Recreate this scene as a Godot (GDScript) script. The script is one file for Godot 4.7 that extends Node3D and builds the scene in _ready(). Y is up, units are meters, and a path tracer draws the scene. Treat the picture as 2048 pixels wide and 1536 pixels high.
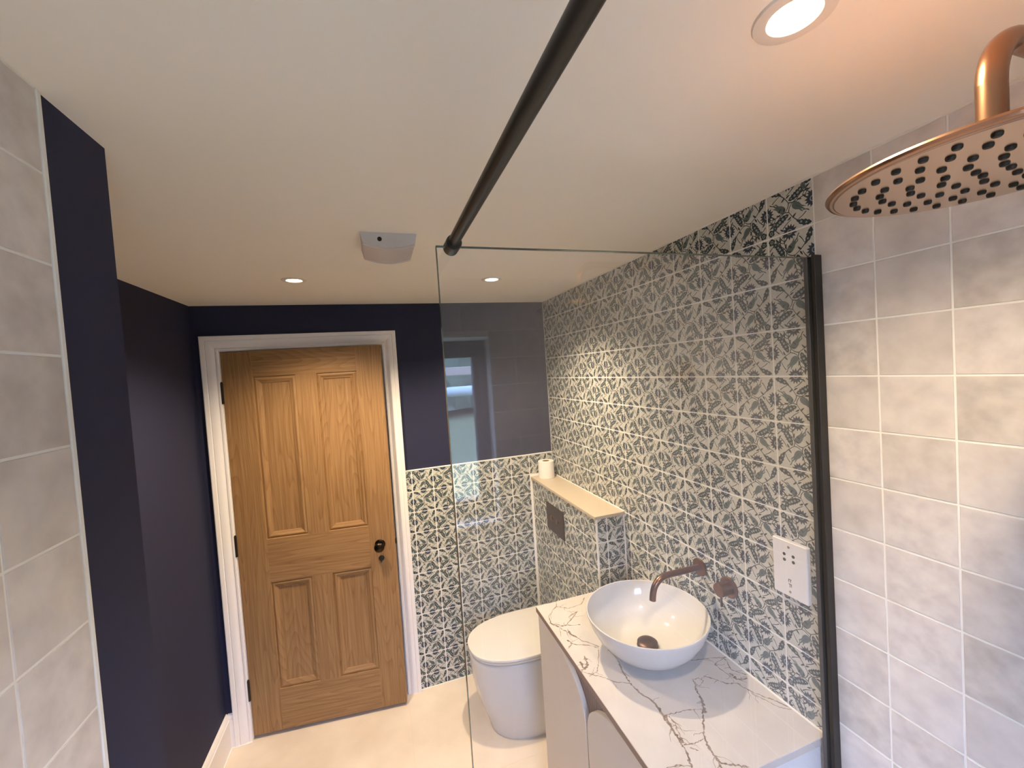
extends Node3D
# Bathroom seen from inside the shower. Metres, y up, floor at y = 0, camera at x = z = 0.

const T := 0.1215          # tile pitch
const XR := 1.0125         # tiled face of the right wall
const ZF := -2.3864        # tiled face of the far wall
const H := 2.216           # ceiling height
const ZJ := -0.710         # where patterned tiles end and plain tiles begin
const Y0 := 1.7397         # a horizontal joint all walls share
const XL := -0.8476        # left wall beyond the shower
const XS := -0.404         # painted face of the shower partition
const ZS := -0.867         # free end of the partition
const ZB := 0.35           # wall behind the camera
const ZG := -0.708         # glass screen

var rng := RandomNumberGenerator.new()
var mats := {}
var used := {}
var tile_cache := {}

# ------------------------------------------------------------------ mesh builder
class MB:
	var p: Array[Vector3] = []
	var uv: Array[Vector2] = []
	var fixed_uv := true
	func tri(a: Vector3, b: Vector3, c: Vector3, ua := Vector2.ZERO, ub := Vector2.ZERO, uc := Vector2.ZERO) -> void:
		p.append(a); p.append(b); p.append(c)
		uv.append(ua); uv.append(ub); uv.append(uc)
	# corners counter-clockwise seen from outside
	func quad(a: Vector3, b: Vector3, c: Vector3, d: Vector3, ua := Vector2.ZERO, ub := Vector2.ZERO, uc := Vector2.ZERO, ud := Vector2.ZERO) -> void:
		tri(a, b, c, ua, ub, uc); tri(a, c, d, ua, uc, ud)
	func box(lo: Vector3, hi: Vector3, ch := 0.0) -> void:
		if ch <= 0.0:
			var v := []
			for i in 8:
				v.append(Vector3(hi.x if i & 1 else lo.x, hi.y if i & 2 else lo.y, hi.z if i & 4 else lo.z))
			quad(v[4], v[5], v[7], v[6]); quad(v[1], v[0], v[2], v[3])
			quad(v[5], v[1], v[3], v[7]); quad(v[0], v[4], v[6], v[2])
			quad(v[6], v[7], v[3], v[2]); quad(v[0], v[1], v[5], v[4])
			return
		# chamfered: faces, edges and corners from the 24 inset points
		var c := (lo + hi) / 2.0
		var h := (hi - lo) / 2.0
		var f := func(s: Vector3, axis: int) -> Vector3:
			var q := Vector3(s.x * (h.x - ch), s.y * (h.y - ch), s.z * (h.z - ch))
			q[axis] = s[axis] * h[axis]
			return c + q
		for axis in 3:
			var a1 := (axis + 1) % 3
			var a2 := (axis + 2) % 3
			for sg in [-1.0, 1.0]:
				var cs := []
				for k in [[-1, -1], [1, -1], [1, 1], [-1, 1]]:
					var s := Vector3.ZERO
					s[axis] = sg; s[a1] = k[0]; s[a2] = k[1]
					cs.append(f.call(s, axis))
				if sg > 0: quad(cs[0], cs[1], cs[2], cs[3])
				else: quad(cs[3], cs[2], cs[1], cs[0])
			for s1 in [-1.0, 1.0]:
				for s2 in [-1.0, 1.0]:
					var e := []
					for k in [[-1.0, a1], [1.0, a1], [1.0, a2], [-1.0, a2]]:
						var s := Vector3.ZERO
						s[axis] = k[0]; s[a1] = s1; s[a2] = s2
						e.append(f.call(s, k[1]))
					out_quad(e[0], e[1], e[2], e[3], c)
		for i in 8:
			var s := Vector3(1 if i & 1 else -1, 1 if i & 2 else -1, 1 if i & 4 else -1)
			out_tri(f.call(s, 0), f.call(s, 1), f.call(s, 2), c)
	func out_tri(a: Vector3, b: Vector3, c: Vector3, inside: Vector3) -> void:
		if (b - a).cross(c - a).dot((a + b + c) / 3.0 - inside) >= 0.0: tri(a, b, c)
		else: tri(a, c, b)
	func out_quad(a: Vector3, b: Vector3, c: Vector3, d: Vector3, inside: Vector3) -> void:
		if (b - a).cross(c - a).dot((a + c) / 2.0 - inside) >= 0.0: quad(a, b, c, d)
		else: quad(d, c, b, a)
	# rings of equal length; each ring runs counter-clockwise seen from the end of the path
	func loft(rings: Array, closed := true, cap0 := true, cap1 := true) -> void:
		for i in rings.size() - 1:
			var a: Array = rings[i]
			var b: Array = rings[i + 1]
			var n := a.size()
			for j in (n if closed else n - 1):
				var k := (j + 1) % n
				quad(a[j], a[k], b[k], b[j], Vector2(float(j) / n, i), Vector2(float(j + 1) / n, i), Vector2(float(j + 1) / n, i + 1), Vector2(float(j) / n, i + 1))
		if cap0: cap(rings[0], true)
		if cap1: cap(rings[-1], false)
	func cap(r: Array, flip: bool) -> void:
		var c := Vector3.ZERO
		for q in r: c += q
		c /= r.size()
		for j in r.size():
			var k: int = (j + 1) % r.size()
			if flip: tri(c, r[k], r[j])
			else: tri(c, r[j], r[k])
	# tube along points
	func tube(pts: Array, radius, n := 16, caps := true) -> void:
		var rings := []
		var up := Vector3.UP
		var d0: Vector3 = (pts[1] - pts[0]).normalized()
		if absf(d0.dot(up)) > 0.9: up = Vector3.RIGHT
		var side: Vector3 = d0.cross(up).normalized()
		for i in pts.size():
			var d: Vector3
			if i == 0: d = d0
			elif i == pts.size() - 1: d = (pts[i] - pts[i - 1]).normalized()
			else: d = ((pts[i + 1] - pts[i]).normalized() + (pts[i] - pts[i - 1]).normalized()).normalized()
			side = (side - d * side.dot(d)).normalized()
			var oth := d.cross(side)
			var r: float = radius[i] if radius is Array else radius
			var ring := []
			for j in n:
				var a := TAU * j / n
				ring.append(pts[i] + side * cos(a) * r + oth * sin(a) * r)
			rings.append(ring)
		loft(rings, true, caps, caps)
	# profile of (radius, height) from bottom outside upward, about the axis y through c
	func lathe(prof: Array, c := Vector3.ZERO, n := 32, xf := Transform3D.IDENTITY) -> void:
		for i in prof.size() - 1:
			var a: Vector2 = prof[i]
			var b: Vector2 = prof[i + 1]
			for j in n:
				var t0 := TAU * j / n
				var t1 := TAU * (j + 1) / n
				var q := func(v: Vector2, t: float) -> Vector3: return xf * (c + Vector3(cos(t) * v.x, v.y, -sin(t) * v.x))
				if a.x < 1e-6: tri(q.call(a, t0), q.call(b, t1), q.call(b, t0))
				elif b.x < 1e-6: tri(q.call(a, t0), q.call(a, t1), q.call(b, t0))
				else: quad(q.call(a, t0), q.call(a, t1), q.call(b, t1), q.call(b, t0))
	# outline (x, y), counter-clockwise, from z0 to z1, placed by xf
	func prism(outline: PackedVector2Array, z0: float, z1: float, xf := Transform3D.IDENTITY, ch := 0.0) -> void:
		var o := outline
		if Geometry2D.is_polygon_clockwise(o): o.reverse()
		var inner := o
		if ch > 0.0:
			var off := Geometry2D.offset_polygon(o, -ch, Geometry2D.JOIN_MITER)
			inner = o.duplicate()
			var n := o.size()
			for i in n:
				var e0 := (o[i] - o[(i + n - 1) % n]).normalized()
				var e1 := (o[(i + 1) % n] - o[i]).normalized()
				var nn := (Vector2(-e0.y, e0.x) + Vector2(-e1.y, e1.x))
				nn = nn / maxf(nn.length_squared(), 0.3) * 2.0
				inner[i] = o[i] + nn * ch
		var idx := Geometry2D.triangulate_polygon(inner)
		for k in range(0, idx.size(), 3):
			var a := inner[idx[k]]
			var b := inner[idx[k + 1]]
			var c := inner[idx[k + 2]]
			if (b - a).cross(c - a) < 0.0:
				var s := b
				b = c; c = s
			tri(xf * Vector3(a.x, a.y, z1), xf * Vector3(b.x, b.y, z1), xf * Vector3(c.x, c.y, z1), a, b, c)
			tri(xf * Vector3(a.x, a.y, z0), xf * Vector3(c.x, c.y, z0), xf * Vector3(b.x, b.y, z0), a, c, b)
		for i in o.size():
			var k := (i + 1) % o.size()
			if ch > 0.0:
				quad(xf * Vector3(o[i].x, o[i].y, z1 - ch), xf * Vector3(o[k].x, o[k].y, z1 - ch), xf * Vector3(inner[k].x, inner[k].y, z1), xf * Vector3(inner[i].x, inner[i].y, z1))
				quad(xf * Vector3(o[i].x, o[i].y, z0 + ch), xf * Vector3(o[k].x, o[k].y, z0 + ch), xf * Vector3(o[k].x, o[k].y, z1 - ch), xf * Vector3(o[i].x, o[i].y, z1 - ch))
				quad(xf * Vector3(inner[i].x, inner[i].y, z0), xf * Vector3(inner[k].x, inner[k].y, z0), xf * Vector3(o[k].x, o[k].y, z0 + ch), xf * Vector3(o[i].x, o[i].y, z0 + ch))
			else:
				quad(xf * Vector3(o[i].x, o[i].y, z0), xf * Vector3(o[k].x, o[k].y, z0), xf * Vector3(o[k].x, o[k].y, z1), xf * Vector3(o[i].x, o[i].y, z1))
	func commit(deg := 35.0) -> ArrayMesh:
		var nt := p.size() / 3
		var fn: Array[Vector3] = []
		var at := {}
		for t in nt:
			var n := (p[3 * t + 1] - p[3 * t]).cross(p[3 * t + 2] - p[3 * t])
			fn.append(n)
			for k in 3:
				var key := Vector3i((p[3 * t + k] * 20000.0).round())
				if at.has(key): at[key].append(t)
				else: at[key] = [t]
		var lim := cos(deg_to_rad(deg))
		var pos := PackedVector3Array()
		var nor := PackedVector3Array()
		var tex := PackedVector2Array()
		for t in nt:
			if fn[t].length_squared() < 1e-20: continue
			var un := fn[t].normalized()
			for k in [0, 2, 1]:
				var q: Vector3 = p[3 * t + k]
				var s := Vector3.ZERO
				for o in at[Vector3i((q * 20000.0).round())]:
					if fn[o].length_squared() > 1e-20 and fn[o].normalized().dot(un) > lim: s += fn[o]
				pos.append(q); nor.append(s.normalized()); tex.append(uv[3 * t + k])
		var arr := []
		arr.resize(Mesh.ARRAY_MAX)
		arr[Mesh.ARRAY_VERTEX] = pos
		arr[Mesh.ARRAY_NORMAL] = nor
		arr[Mesh.ARRAY_TEX_UV] = tex
		var m := ArrayMesh.new()
		m.add_surface_from_arrays(Mesh.PRIMITIVE_TRIANGLES, arr)
		return m

# ------------------------------------------------------------------ nodes
func numbered(called: String) -> String:
	var n: int = used.get(called, 0)
	used[called] = n + 1
	return called if n == 0 else "%s_%03d" % [called, n]

func tag(o: Node3D, label: String, category: String, group := "", kind := "") -> Node3D:
	if label: o.set_meta("label", label)
	if category: o.set_meta("category", category)
	if group: o.set_meta("group", group)
	if kind: o.set_meta("kind", kind)
	return o

func thing(called: String, at: Vector3, label: String, category: String, group := "", kind := "") -> Node3D:
	var o := Node3D.new()
	o.name = numbered(called)
	add_child(o)
	o.position = at
	return tag(o, label, category, group, kind)

func part(parent: Node3D, called: String, mesh: Mesh, m: Material, at := Vector3.ZERO) -> MeshInstance3D:
	var o := MeshInstance3D.new()
	o.name = called
	o.mesh = mesh
	o.material_override = m
	parent.add_child(o, true)
	o.position = at
	return o

func slab(parent: Node3D, called: String, lo: Vector3, hi: Vector3, m: Material, ch := 0.0) -> MeshInstance3D:
	var b := MB.new()
	var c := (lo + hi) / 2.0
	b.box(lo - c, hi - c, ch)
	return part(parent, called, b.commit(20.0), m, c)

# ------------------------------------------------------------------ materials
func mat(called: String, color: Color, rough := 0.6, metal := 0.0, spec := 0.5) -> StandardMaterial3D:
	var m := StandardMaterial3D.new()
	m.resource_name = called
	m.albedo_color = color
	m.roughness = rough
	m.metallic = metal
	m.metallic_specular = spec
	mats[called] = m
	return m

func noise(kind: int, freq: float, seed_: int, octaves := 4) -> FastNoiseLite:
	var n := FastNoiseLite.new()
	n.noise_type = kind
	n.frequency = freq
	n.seed = seed_
	n.fractal_octaves = octaves
	return n

func tex(im: Image) -> ImageTexture:
	im.generate_mipmaps()
	return ImageTexture.create_from_image(im)

# seamless mottling between colours a and b
func mottle_image(size: int, freq: float, seed_: int, a: Color, b: Color, power := 1.0) -> Image:
	var g := noise(FastNoiseLite.TYPE_SIMPLEX_SMOOTH, freq, seed_, 5).get_seamless_image(size, size)
	var im := Image.create(size, size, false, Image.FORMAT_RGB8)
	for y in size:
		for x in size:
			im.set_pixel(x, y, a.lerp(b, pow(g.get_pixel(x, y).r, power)))
	return im

func fill_poly(im: Image, pts: PackedVector2Array, c: Color) -> void:
	var s := im.get_width()
	var lo := INF
	var hi := -INF
	for q in pts:
		lo = minf(lo, q.y); hi = maxf(hi, q.y)
	var n := pts.size()
	for y in range(maxi(0, int(floor(lo * s))), mini(s, int(ceil(hi * s)) + 1)):
		var yy := (y + 0.5) / s
		var xs := []
		for i in n:
			var a := pts[i]
			var b := pts[(i + 1) % n]
			if (a.y <= yy) != (b.y <= yy):
				xs.append(a.x + (yy - a.y) / (b.y - a.y) * (b.x - a.x))
		xs.sort()
		for i in range(0, xs.size() - 1, 2):
			var x0 := maxi(0, int(round(xs[i] * s)))
			var x1 := mini(s, int(round(xs[i + 1] * s)))
			if x1 > x0: im.fill_rect(Rect2i(x0, y, x1 - x0, 1), c)

func dot(im: Image, c: Vector2, r: float, col: Color, n := 14) -> void:
	var o := PackedVector2Array()
	for i in n: o.append(c + Vector2.from_angle(TAU * i / n) * r)
	fill_poly(im, o, col)

func stroke(im: Image, pts: Array, w0: float, w1: float, col: Color) -> void:
	for i in pts.size() - 1:
		var a: Vector2 = pts[i]
		var b: Vector2 = pts[i + 1]
		var ra := lerpf(w0, w1, float(i) / (pts.size() - 1)) / 2.0
		var rb := lerpf(w0, w1, float(i + 1) / (pts.size() - 1)) / 2.0
		var d := (b - a).normalized().orthogonal()
		fill_poly(im, PackedVector2Array([a + d * ra, b + d * rb, b - d * rb, a - d * ra]), col)
		dot(im, b, rb, col, 10)

func bez(a: Vector2, c: Vector2, b: Vector2, n := 8) -> Array:
	var o := []
	for i in n + 1:
		var t := float(i) / n
		o.append(a.lerp(c, t).lerp(c.lerp(b, t), t))
	return o

func leaf(im: Image, a: Vector2, b: Vector2, w: float, bend: float, teeth: int, col: Color, spots: Color, nspots: int) -> void:
	var m := (a + b) / 2.0 + (b - a).orthogonal() * bend
	var c := bez(a, m, b, 28)
	var l := PackedVector2Array()
	var r := PackedVector2Array()
	for i in c.size():
		var t := float(i) / (c.size() - 1)
		var d: Vector2 = (c[mini(i + 1, c.size() - 1)] - c[maxi(i - 1, 0)]).normalized().orthogonal()
		var hw := w / 2.0 * pow(sin(PI * pow(t, 0.8)), 0.8)
		if teeth > 0: hw *= 0.72 + 0.4 * fposmod(t * teeth, 1.0)
		l.append(c[i] + d * hw); r.append(c[i] - d * hw)
	r.reverse()
	l.append_array(r)
	fill_poly(im, l, col)
	for i in nspots:
		var t := (i + 1.0) / (nspots + 1.0)
		dot(im, c[int(t * 28)], w * 0.17 * sin(PI * t) + 0.004, spots, 8)

func tulip(im: Image, base: Vector2, dir: Vector2, len_: float, w: float, col: Color, dark: Color) -> void:
	var d := dir.normalized()
	var s := d.orthogonal()
	var P := func(u: float, v: float) -> Vector2: return base + d * u * len_ + s * v * w
	fill_poly(im, PackedVector2Array([P.call(0, 0), P.call(0.05, 0.3), P.call(0.2, 0.5), P.call(0.42, 0.5), P.call(0.62, 0.34), P.call(0.95, 0.42), P.call(0.72, 0.12), P.call(1.1, 0.0), P.call(0.72, -0.14), P.call(0.95, -0.42), P.call(0.6, -0.34), P.call(0.42, -0.5), P.call(0.2, -0.5), P.call(0.05, -0.3)]), col)
	stroke(im, [P.call(0.25, 0.0), P.call(0.9, 0.0)], 0.006, 0.004, dark)

func daisy(im: Image, c: Vector2, r: float, col: Color, pale: Color) -> void:
	var o := PackedVector2Array()
	for i in 28:
		o.append(c + Vector2.from_angle(TAU * (i + 0.25) / 28.0) * (r if i % 2 == 0 else r * 0.66))
	fill_poly(im, o, col)
	dot(im, c, r * 0.36, pale)
	dot(im, c, r * 0.24, col)

# the printed design of one tile: leaf stars meet in two corners, rosettes in the other two, half daisies on the edges
func tile_image() -> Image:
	var im := Image.create(1024, 1024, false, Image.FORMAT_RGB8)
	var bg := Color8(199, 199, 191)
	var dark := Color8(34, 48, 57)
	var navy := Color8(34, 48, 70)
	var green := Color8(82, 100, 103)
	var pale := Color8(138, 154, 154)
	im.fill(bg)
	for half in 2:
		var q := func(x: float, y: float) -> Vector2: return Vector2(x, y) if half == 0 else Vector2(1.0 - x, 1.0 - y)
		var v := func(x: float, y: float) -> Vector2: return Vector2(x, y) if half == 0 else Vector2(-x, -y)
		for st in [[0.30, 0.17, 0.42, 0.26, 0.50, 0.41], [0.50, 0.41, 0.50, 0.50, 0.42, 0.57], [0.50, 0.40, 0.60, 0.44, 0.70, 0.42], [0.42, 0.57, 0.32, 0.60, 0.24, 0.70], [0.70, 0.42, 0.80, 0.36, 0.92, 0.38], [0.24, 0.70, 0.14, 0.74, 0.08, 0.66], [0.14, 0.30, 0.20, 0.24, 0.30, 0.20], [0.64, 0.10, 0.58, 0.18, 0.46, 0.24], [0.90, 0.22, 0.84, 0.28, 0.80, 0.36], [0.10, 0.80, 0.16, 0.76, 0.20, 0.72], [0.08, 0.30, 0.14, 0.36, 0.24, 0.34], [0.72, 0.04, 0.78, 0.08, 0.82, 0.16], [0.04, 0.72, 0.10, 0.70, 0.16, 0.62]]:
			stroke(im, bez(q.call(st[0], st[1]), q.call(st[2], st[3]), q.call(st[4], st[5])), 0.020, 0.012, dark)
		for sp in [[0.42, 0.26, 0.34, 0.34], [0.45, 0.30, 0.54, 0.25], [0.60, 0.44, 0.58, 0.53], [0.80, 0.36, 0.88, 0.45], [0.32, 0.60, 0.22, 0.57], [0.14, 0.74, 0.05, 0.81], [0.84, 0.28, 0.95, 0.30], [0.16, 0.76, 0.23, 0.83], [0.08, 0.66, 0.04, 0.59], [0.62, 0.06, 0.70, 0.12], [0.72, 0.46, 0.66, 0.54]]:
			leaf(im, q.call(sp[0], sp[1]), q.call(sp[2], sp[3]), 0.036, 0.15, 0, dark, dark, 0)
		tulip(im, q.call(0.42, 0.55), v.call(-0.8, -0.62), 0.34, 0.14, green, dark)
		tulip(im, q.call(0.21, 0.88), v.call(-0.45, -0.9), 0.17, 0.09, green, dark)
		leaf(im, q.call(0.50, 0.36), q.call(0.87, 0.12), 0.15, -0.16, 7, dark, pale, 5)
		leaf(im, q.call(0.035, 0.055), q.call(0.35, 0.20), 0.125, 0.14, 4, dark, pale, 2)
		# rosettes in the corner
		var rc: Vector2 = q.call(0.905, 0.095)
		for k in 5:
			dot(im, rc + Vector2.from_angle(TAU * k / 5.0 + 0.6) * 0.044, 0.034, dark)
		dot(im, rc, 0.036, pale)
		dot(im, rc, 0.018, dark)
		daisy(im, q.call(0.5, 0.0), 0.170, navy, pale)
		daisy(im, q.call(0.0, 0.5), 0.170, navy, pale)
	im.resize(512, 512, Image.INTERPOLATE_LANCZOS)
	# uneven glaze
	var g := noise(FastNoiseLite.TYPE_SIMPLEX_SMOOTH, 0.012, 5, 3)
	for y in 512:
		for x in 512:
			im.set_pixel(x, y, im.get_pixel(x, y) * (1.0 + 0.05 * g.get_noise_2d(x, y)))
	return im

func oak_image(seed_: int) -> Image:
	var w := 320
	var h := 1600
	var im := Image.create(w, h, false, Image.FORMAT_RGB8)
	var fine := noise(FastNoiseLite.TYPE_SIMPLEX_SMOOTH, 0.05, seed_, 3)
	var slow := noise(FastNoiseLite.TYPE_SIMPLEX_SMOOTH, 0.0040, seed_ + 1, 2)
	var pore := noise(FastNoiseLite.TYPE_SIMPLEX, 0.1, seed_ + 2, 1)
	var a := Color8(172, 135, 92)
	var b := Color8(128, 92, 56)
	for y in h:
		for x in w:
			var wv := slow.get_noise_2d(x * 1.8, y * 0.18)
			var ring := fposmod(wv * 7.0 + x * 0.007, 1.0)
			ring = pow(ring, 2.5) * (1.0 - smoothstep(0.9, 1.0, ring))
			var f := fine.get_noise_2d(x * 1.5, y * 0.020)
			var po := pore.get_noise_2d(x * 3.0, y * 0.07)
			var t := clampf(0.36 + 0.42 * ring + 0.40 * f + 0.12 * po, 0.0, 1.0)
			im.set_pixel(x, y, a.lerp(b, t))
	return im

func uv_piece(b: MB, off: Vector2, along_x: bool) -> void:
	# grain runs along the piece; every piece takes its own stretch of the 0.38 x 2.1 m print
	var lo := Vector3(INF, INF, INF)
	for q in b.p: lo = lo.min(q)
	for i in b.p.size():
		var q := b.p[i] - lo
		b.uv[i] = (Vector2(q.y, q.x) if along_x else Vector2(q.x, q.y)) / Vector2(0.38, 2.1) + off

# ------------------------------------------------------------------ tiles
# mesh of one tile in its own plane: x right, y up, front at z = 0, cut to the rectangle r of the unit tile (u right, v down)
func tile_mesh(pitch: float, r: Rect2, turned: bool, gap: float, thick := 0.008) -> Mesh:
	var key := [snappedf(pitch, 1e-5), Rect2(snappedf(r.position.x, 1e-4), snappedf(r.position.y, 1e-4), snappedf(r.size.x, 1e-4), snappedf(r.size.y, 1e-4)), turned, gap]
	if tile_cache.has(key): return tile_cache[key]
	var b := MB.new()
	var lo := Vector2(r.position.x * pitch + gap / 2, -(r.end.y) * pitch + gap / 2)
	var hi := Vector2(r.end.x * pitch - gap / 2, -r.position.y * pitch - gap / 2)
	var ch := 0.0009
	var U := func(q: Vector3) -> Vector2:
		var u := Vector2(q.x / pitch, -q.y / pitch)
		return Vector2(u.y, 1.0 - u.x) if turned else u
	var f := [Vector3(lo.x + ch, lo.y + ch, 0), Vector3(hi.x - ch, lo.y + ch, 0), Vector3(hi.x - ch, hi.y - ch, 0), Vector3(lo.x + ch, hi.y - ch, 0)]
	var s := [Vector3(lo.x, lo.y, -ch), Vector3(hi.x, lo.y, -ch), Vector3(hi.x, hi.y, -ch), Vector3(lo.x, hi.y, -ch)]
	var k := [Vector3(lo.x, lo.y, -thick), Vector3(hi.x, lo.y, -thick), Vector3(hi.x, hi.y, -thick), Vector3(lo.x, hi.y, -thick)]
	b.quad(f[0], f[1], f[2], f[3], U.call(f[0]), U.call(f[1]), U.call(f[2]), U.call(f[3]))
	for i in 4:
		var j := (i + 1) % 4
		b.quad(s[i], s[j], f[j], f[i], U.call(s[i]), U.call(s[j]), U.call(f[j]), U.call(f[i]))
		b.quad(k[i], k[j], s[j], s[i], U.call(s[i]), U.call(s[j]), U.call(s[j]), U.call(s[i]))
	tile_cache[key] = b.commit(60.0)
	return tile_cache[key]

# a field of tiles on a plane: origin is a joint crossing, right and up span the plane (right x up = outward); covers [a0, a1] x [b0, b1] in metres from origin
func tile_field(parent: Node3D, called: String, origin: Vector3, right: Vector3, a0: float, a1: float, b0: float, b1: float, pitch: float, pick: Callable, parity: int, skip = null, gap := 0.0036) -> void:
	var basis_ := Basis(right, Vector3.UP, right.cross(Vector3.UP))
	for i in range(int(floor(a0 / pitch + 1e-4)), int(ceil(a1 / pitch - 1e-4))):
		for j in range(int(floor(b0 / pitch + 1e-4)), int(ceil(b1 / pitch - 1e-4))):
			var x0 := maxf(a0, i * pitch)
			var x1 := minf(a1, (i + 1) * pitch)
			var y0 := maxf(b0, j * pitch)
			var y1 := minf(b1, (j + 1) * pitch)
			if x1 - x0 < 0.006 or y1 - y0 < 0.006: continue
			if skip != null and skip.call((x0 + x1) / 2, (y0 + y1) / 2): continue
			var r := Rect2(x0 / pitch - i, (j + 1) - y1 / pitch, (x1 - x0) / pitch, (y1 - y0) / pitch)
			var got: Array = pick.call(i, j)
			var o := part(parent, called, tile_mesh(pitch, r, got[1], gap), got[0])
			o.transform = Transform3D(basis_, origin + right * i * pitch + Vector3.UP * (j + 1) * pitch)

func patterned(parity: int) -> Callable:
	return func(i: int, j: int) -> Array: return [mats.patterned_tile, posmod(i + j + parity, 2) == 0]

func plain() -> Callable:
	return func(i: int, j: int) -> Array: return [mats["plain_tile_%d" % (absi(hash(Vector2i(i, j))) % 6)], false]

# ------------------------------------------------------------------ scene
func _ready() -> void:
	rng.seed = 7
	setup_view()
	setup_materials()
	build_room()
	build_door()
	build_window()
	build_boxing()
	build_screen()
	build_vanity()
	build_basin()
	build_toilet()
	build_shower()
	build_ceiling_fittings()
	build_small_things()
	build_garden()

func setup_view() -> void:
	var cam := Camera3D.new()
	cam.name = "camera"
	cam.fov = 86.19
	cam.near = 0.02
	cam.far = 200.0
	add_child(cam)
	var b := Basis(Vector3.UP, -0.3150) * Basis(Vector3.RIGHT, -0.0340) * Basis(Vector3.BACK, -0.0655)
	cam.transform = Transform3D(b, Vector3(0, 1.803, 0))
	cam.current = true
	var env := Environment.new()
	env.background_mode = Environment.BG_SKY
	var sky := Sky.new()
	var sm := ProceduralSkyMaterial.new()
	sm.sky_top_color = Color(0.58, 0.70, 0.91)
	sm.sky_horizon_color = Color(0.80, 0.87, 0.97)
	sm.ground_bottom_color = Color(0.20, 0.24, 0.22)
	sm.ground_horizon_color = Color(0.50, 0.58, 0.62)
	sm.sky_energy_multiplier = 1.0
	sky.sky_material = sm
	env.sky = sky
	env.background_energy_multiplier = 47.0
	env.tonemap_mode = Environment.TONE_MAPPER_LINEAR
	env.tonemap_exposure = 1.27
	env.sdfgi_enabled = true
	env.ssao_enabled = true
	env.ssil_enabled = true
	var we := WorldEnvironment.new()
	we.environment = env
	add_child(we)

func setup_materials() -> void:
	mat("navy_paint", Color8(31, 35, 65), 0.75)
	mat("ceiling_paint", Color8(244, 238, 228), 0.9)
	mat("white_paint", Color8(243, 239, 238), 0.4)
	mat("grout", Color8(240, 238, 234), 0.85)
	mat("floor_grout", Color8(218, 202, 180), 0.8)
	mat("sealant", Color8(240, 236, 228), 0.35)
	mat("edge_trim", Color8(236, 234, 230), 0.35)
	var pt := mat("patterned_tile", Color.WHITE, 0.3)
	pt.albedo_texture = tex(tile_image())
	var bump := noise(FastNoiseLite.TYPE_SIMPLEX_SMOOTH, 0.010, 31, 3).get_seamless_image(256, 256)
	bump.convert(Image.FORMAT_RGBA8)
	var nb: Image = bump.duplicate()
	nb.bump_map_to_normal_map(6.0)
	var ntex := tex(nb)
	var tones := [[Color8(222, 214, 208), Color8(196, 188, 183)], [Color8(216, 209, 202), Color8(188, 180, 174)], [Color8(226, 219, 214), Color8(204, 196, 192)]]
	var imgs := []
	for k in 3:
		imgs.append(tex(mottle_image(256, 0.014, 40 + k, tones[k][0], tones[k][1], 1.2)))
	for k in 6:
		var m := mat("plain_tile_%d" % k, Color.WHITE, 0.28)
		m.albedo_texture = imgs[k % 3]
		m.uv1_triplanar = true
		m.uv1_world_triplanar = true
		m.uv1_scale = Vector3.ONE * (2.6 + 0.5 * k)
		m.uv1_offset = Vector3(0.31 * k, 0.17 * k, 0.23 * k)
		m.normal_enabled = true
		m.normal_texture = ntex
		m.normal_scale = 0.35
	var oak := tex(oak_image(11))
	var om := mat("oak", Color.WHITE, 0.55)
	om.albedo_texture = oak
	var fl := mat("floor_stone", Color.WHITE, 0.45)
	fl.albedo_texture = tex(mottle_image(512, 0.006, 77, Color8(240, 226, 206), Color8(222, 206, 184), 1.0))
	fl.uv1_triplanar = true
	fl.uv1_world_triplanar = true
	fl.uv1_scale = Vector3.ONE * 0.9
	mat("shelf_stone", Color8(192, 178, 156), 0.4)
	mat("ceramic", Color8(208, 206, 203), 0.08)
	mat("seat_plastic", Color8(216, 212, 204), 0.25)
	mat("bronze", Color8(124, 92, 76), 0.3, 1.0)
	mat("bronze_dark", Color8(92, 74, 64), 0.38, 1.0)
	mat("copper_head", Color8(172, 130, 100), 0.26, 1.0)
	mat("head_face", Color8(176, 150, 134), 0.22, 1.0)
	mat("black_metal", Color8(38, 35, 32), 0.4)
	mat("black_iron", Color8(26, 23, 22), 0.45)
	mat("aged_brass", Color8(62, 52, 42), 0.28, 1.0)
	mat("rubber", Color8(24, 20, 18), 0.6)
	mat("cream_lacquer", Color8(206, 196, 184), 0.5)
	mat("white_carcass", Color8(226, 226, 226), 0.5)
	mat("walnut", Color8(122, 92, 68), 0.6)
	mat("socket_white", Color8(232, 230, 230), 0.35)
	mat("dark_hole", Color8(18, 18, 20), 0.8)
	mat("fan_plastic", Color8(204, 198, 198), 0.4)
	mat("nickel", Color8(190, 178, 162), 0.3, 1.0)
	mat("bezel_white", Color8(226, 220, 212), 0.45)
	mat("paper", Color8(244, 240, 234), 0.9)
	mat("card", Color8(150, 118, 84), 0.9)
	mat("window_grey", Color8(46, 50, 56), 0.45)
	mat("hall_wall", Color8(210, 206, 200), 0.9)
	var gl := mat("glass", Color(1, 1, 1, 0.02), 0.0)
	gl.transparency = BaseMaterial3D.TRANSPARENCY_ALPHA
	var ge := mat("glass_edge", Color8(70, 84, 76), 0.15)
	var lamp := mat("lamp_lens", Color8(255, 244, 225), 0.4)
	lamp.emission_enabled = true
	lamp.emission = Color8(255, 232, 196)
	lamp.emission_energy_multiplier = 12.0

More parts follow.
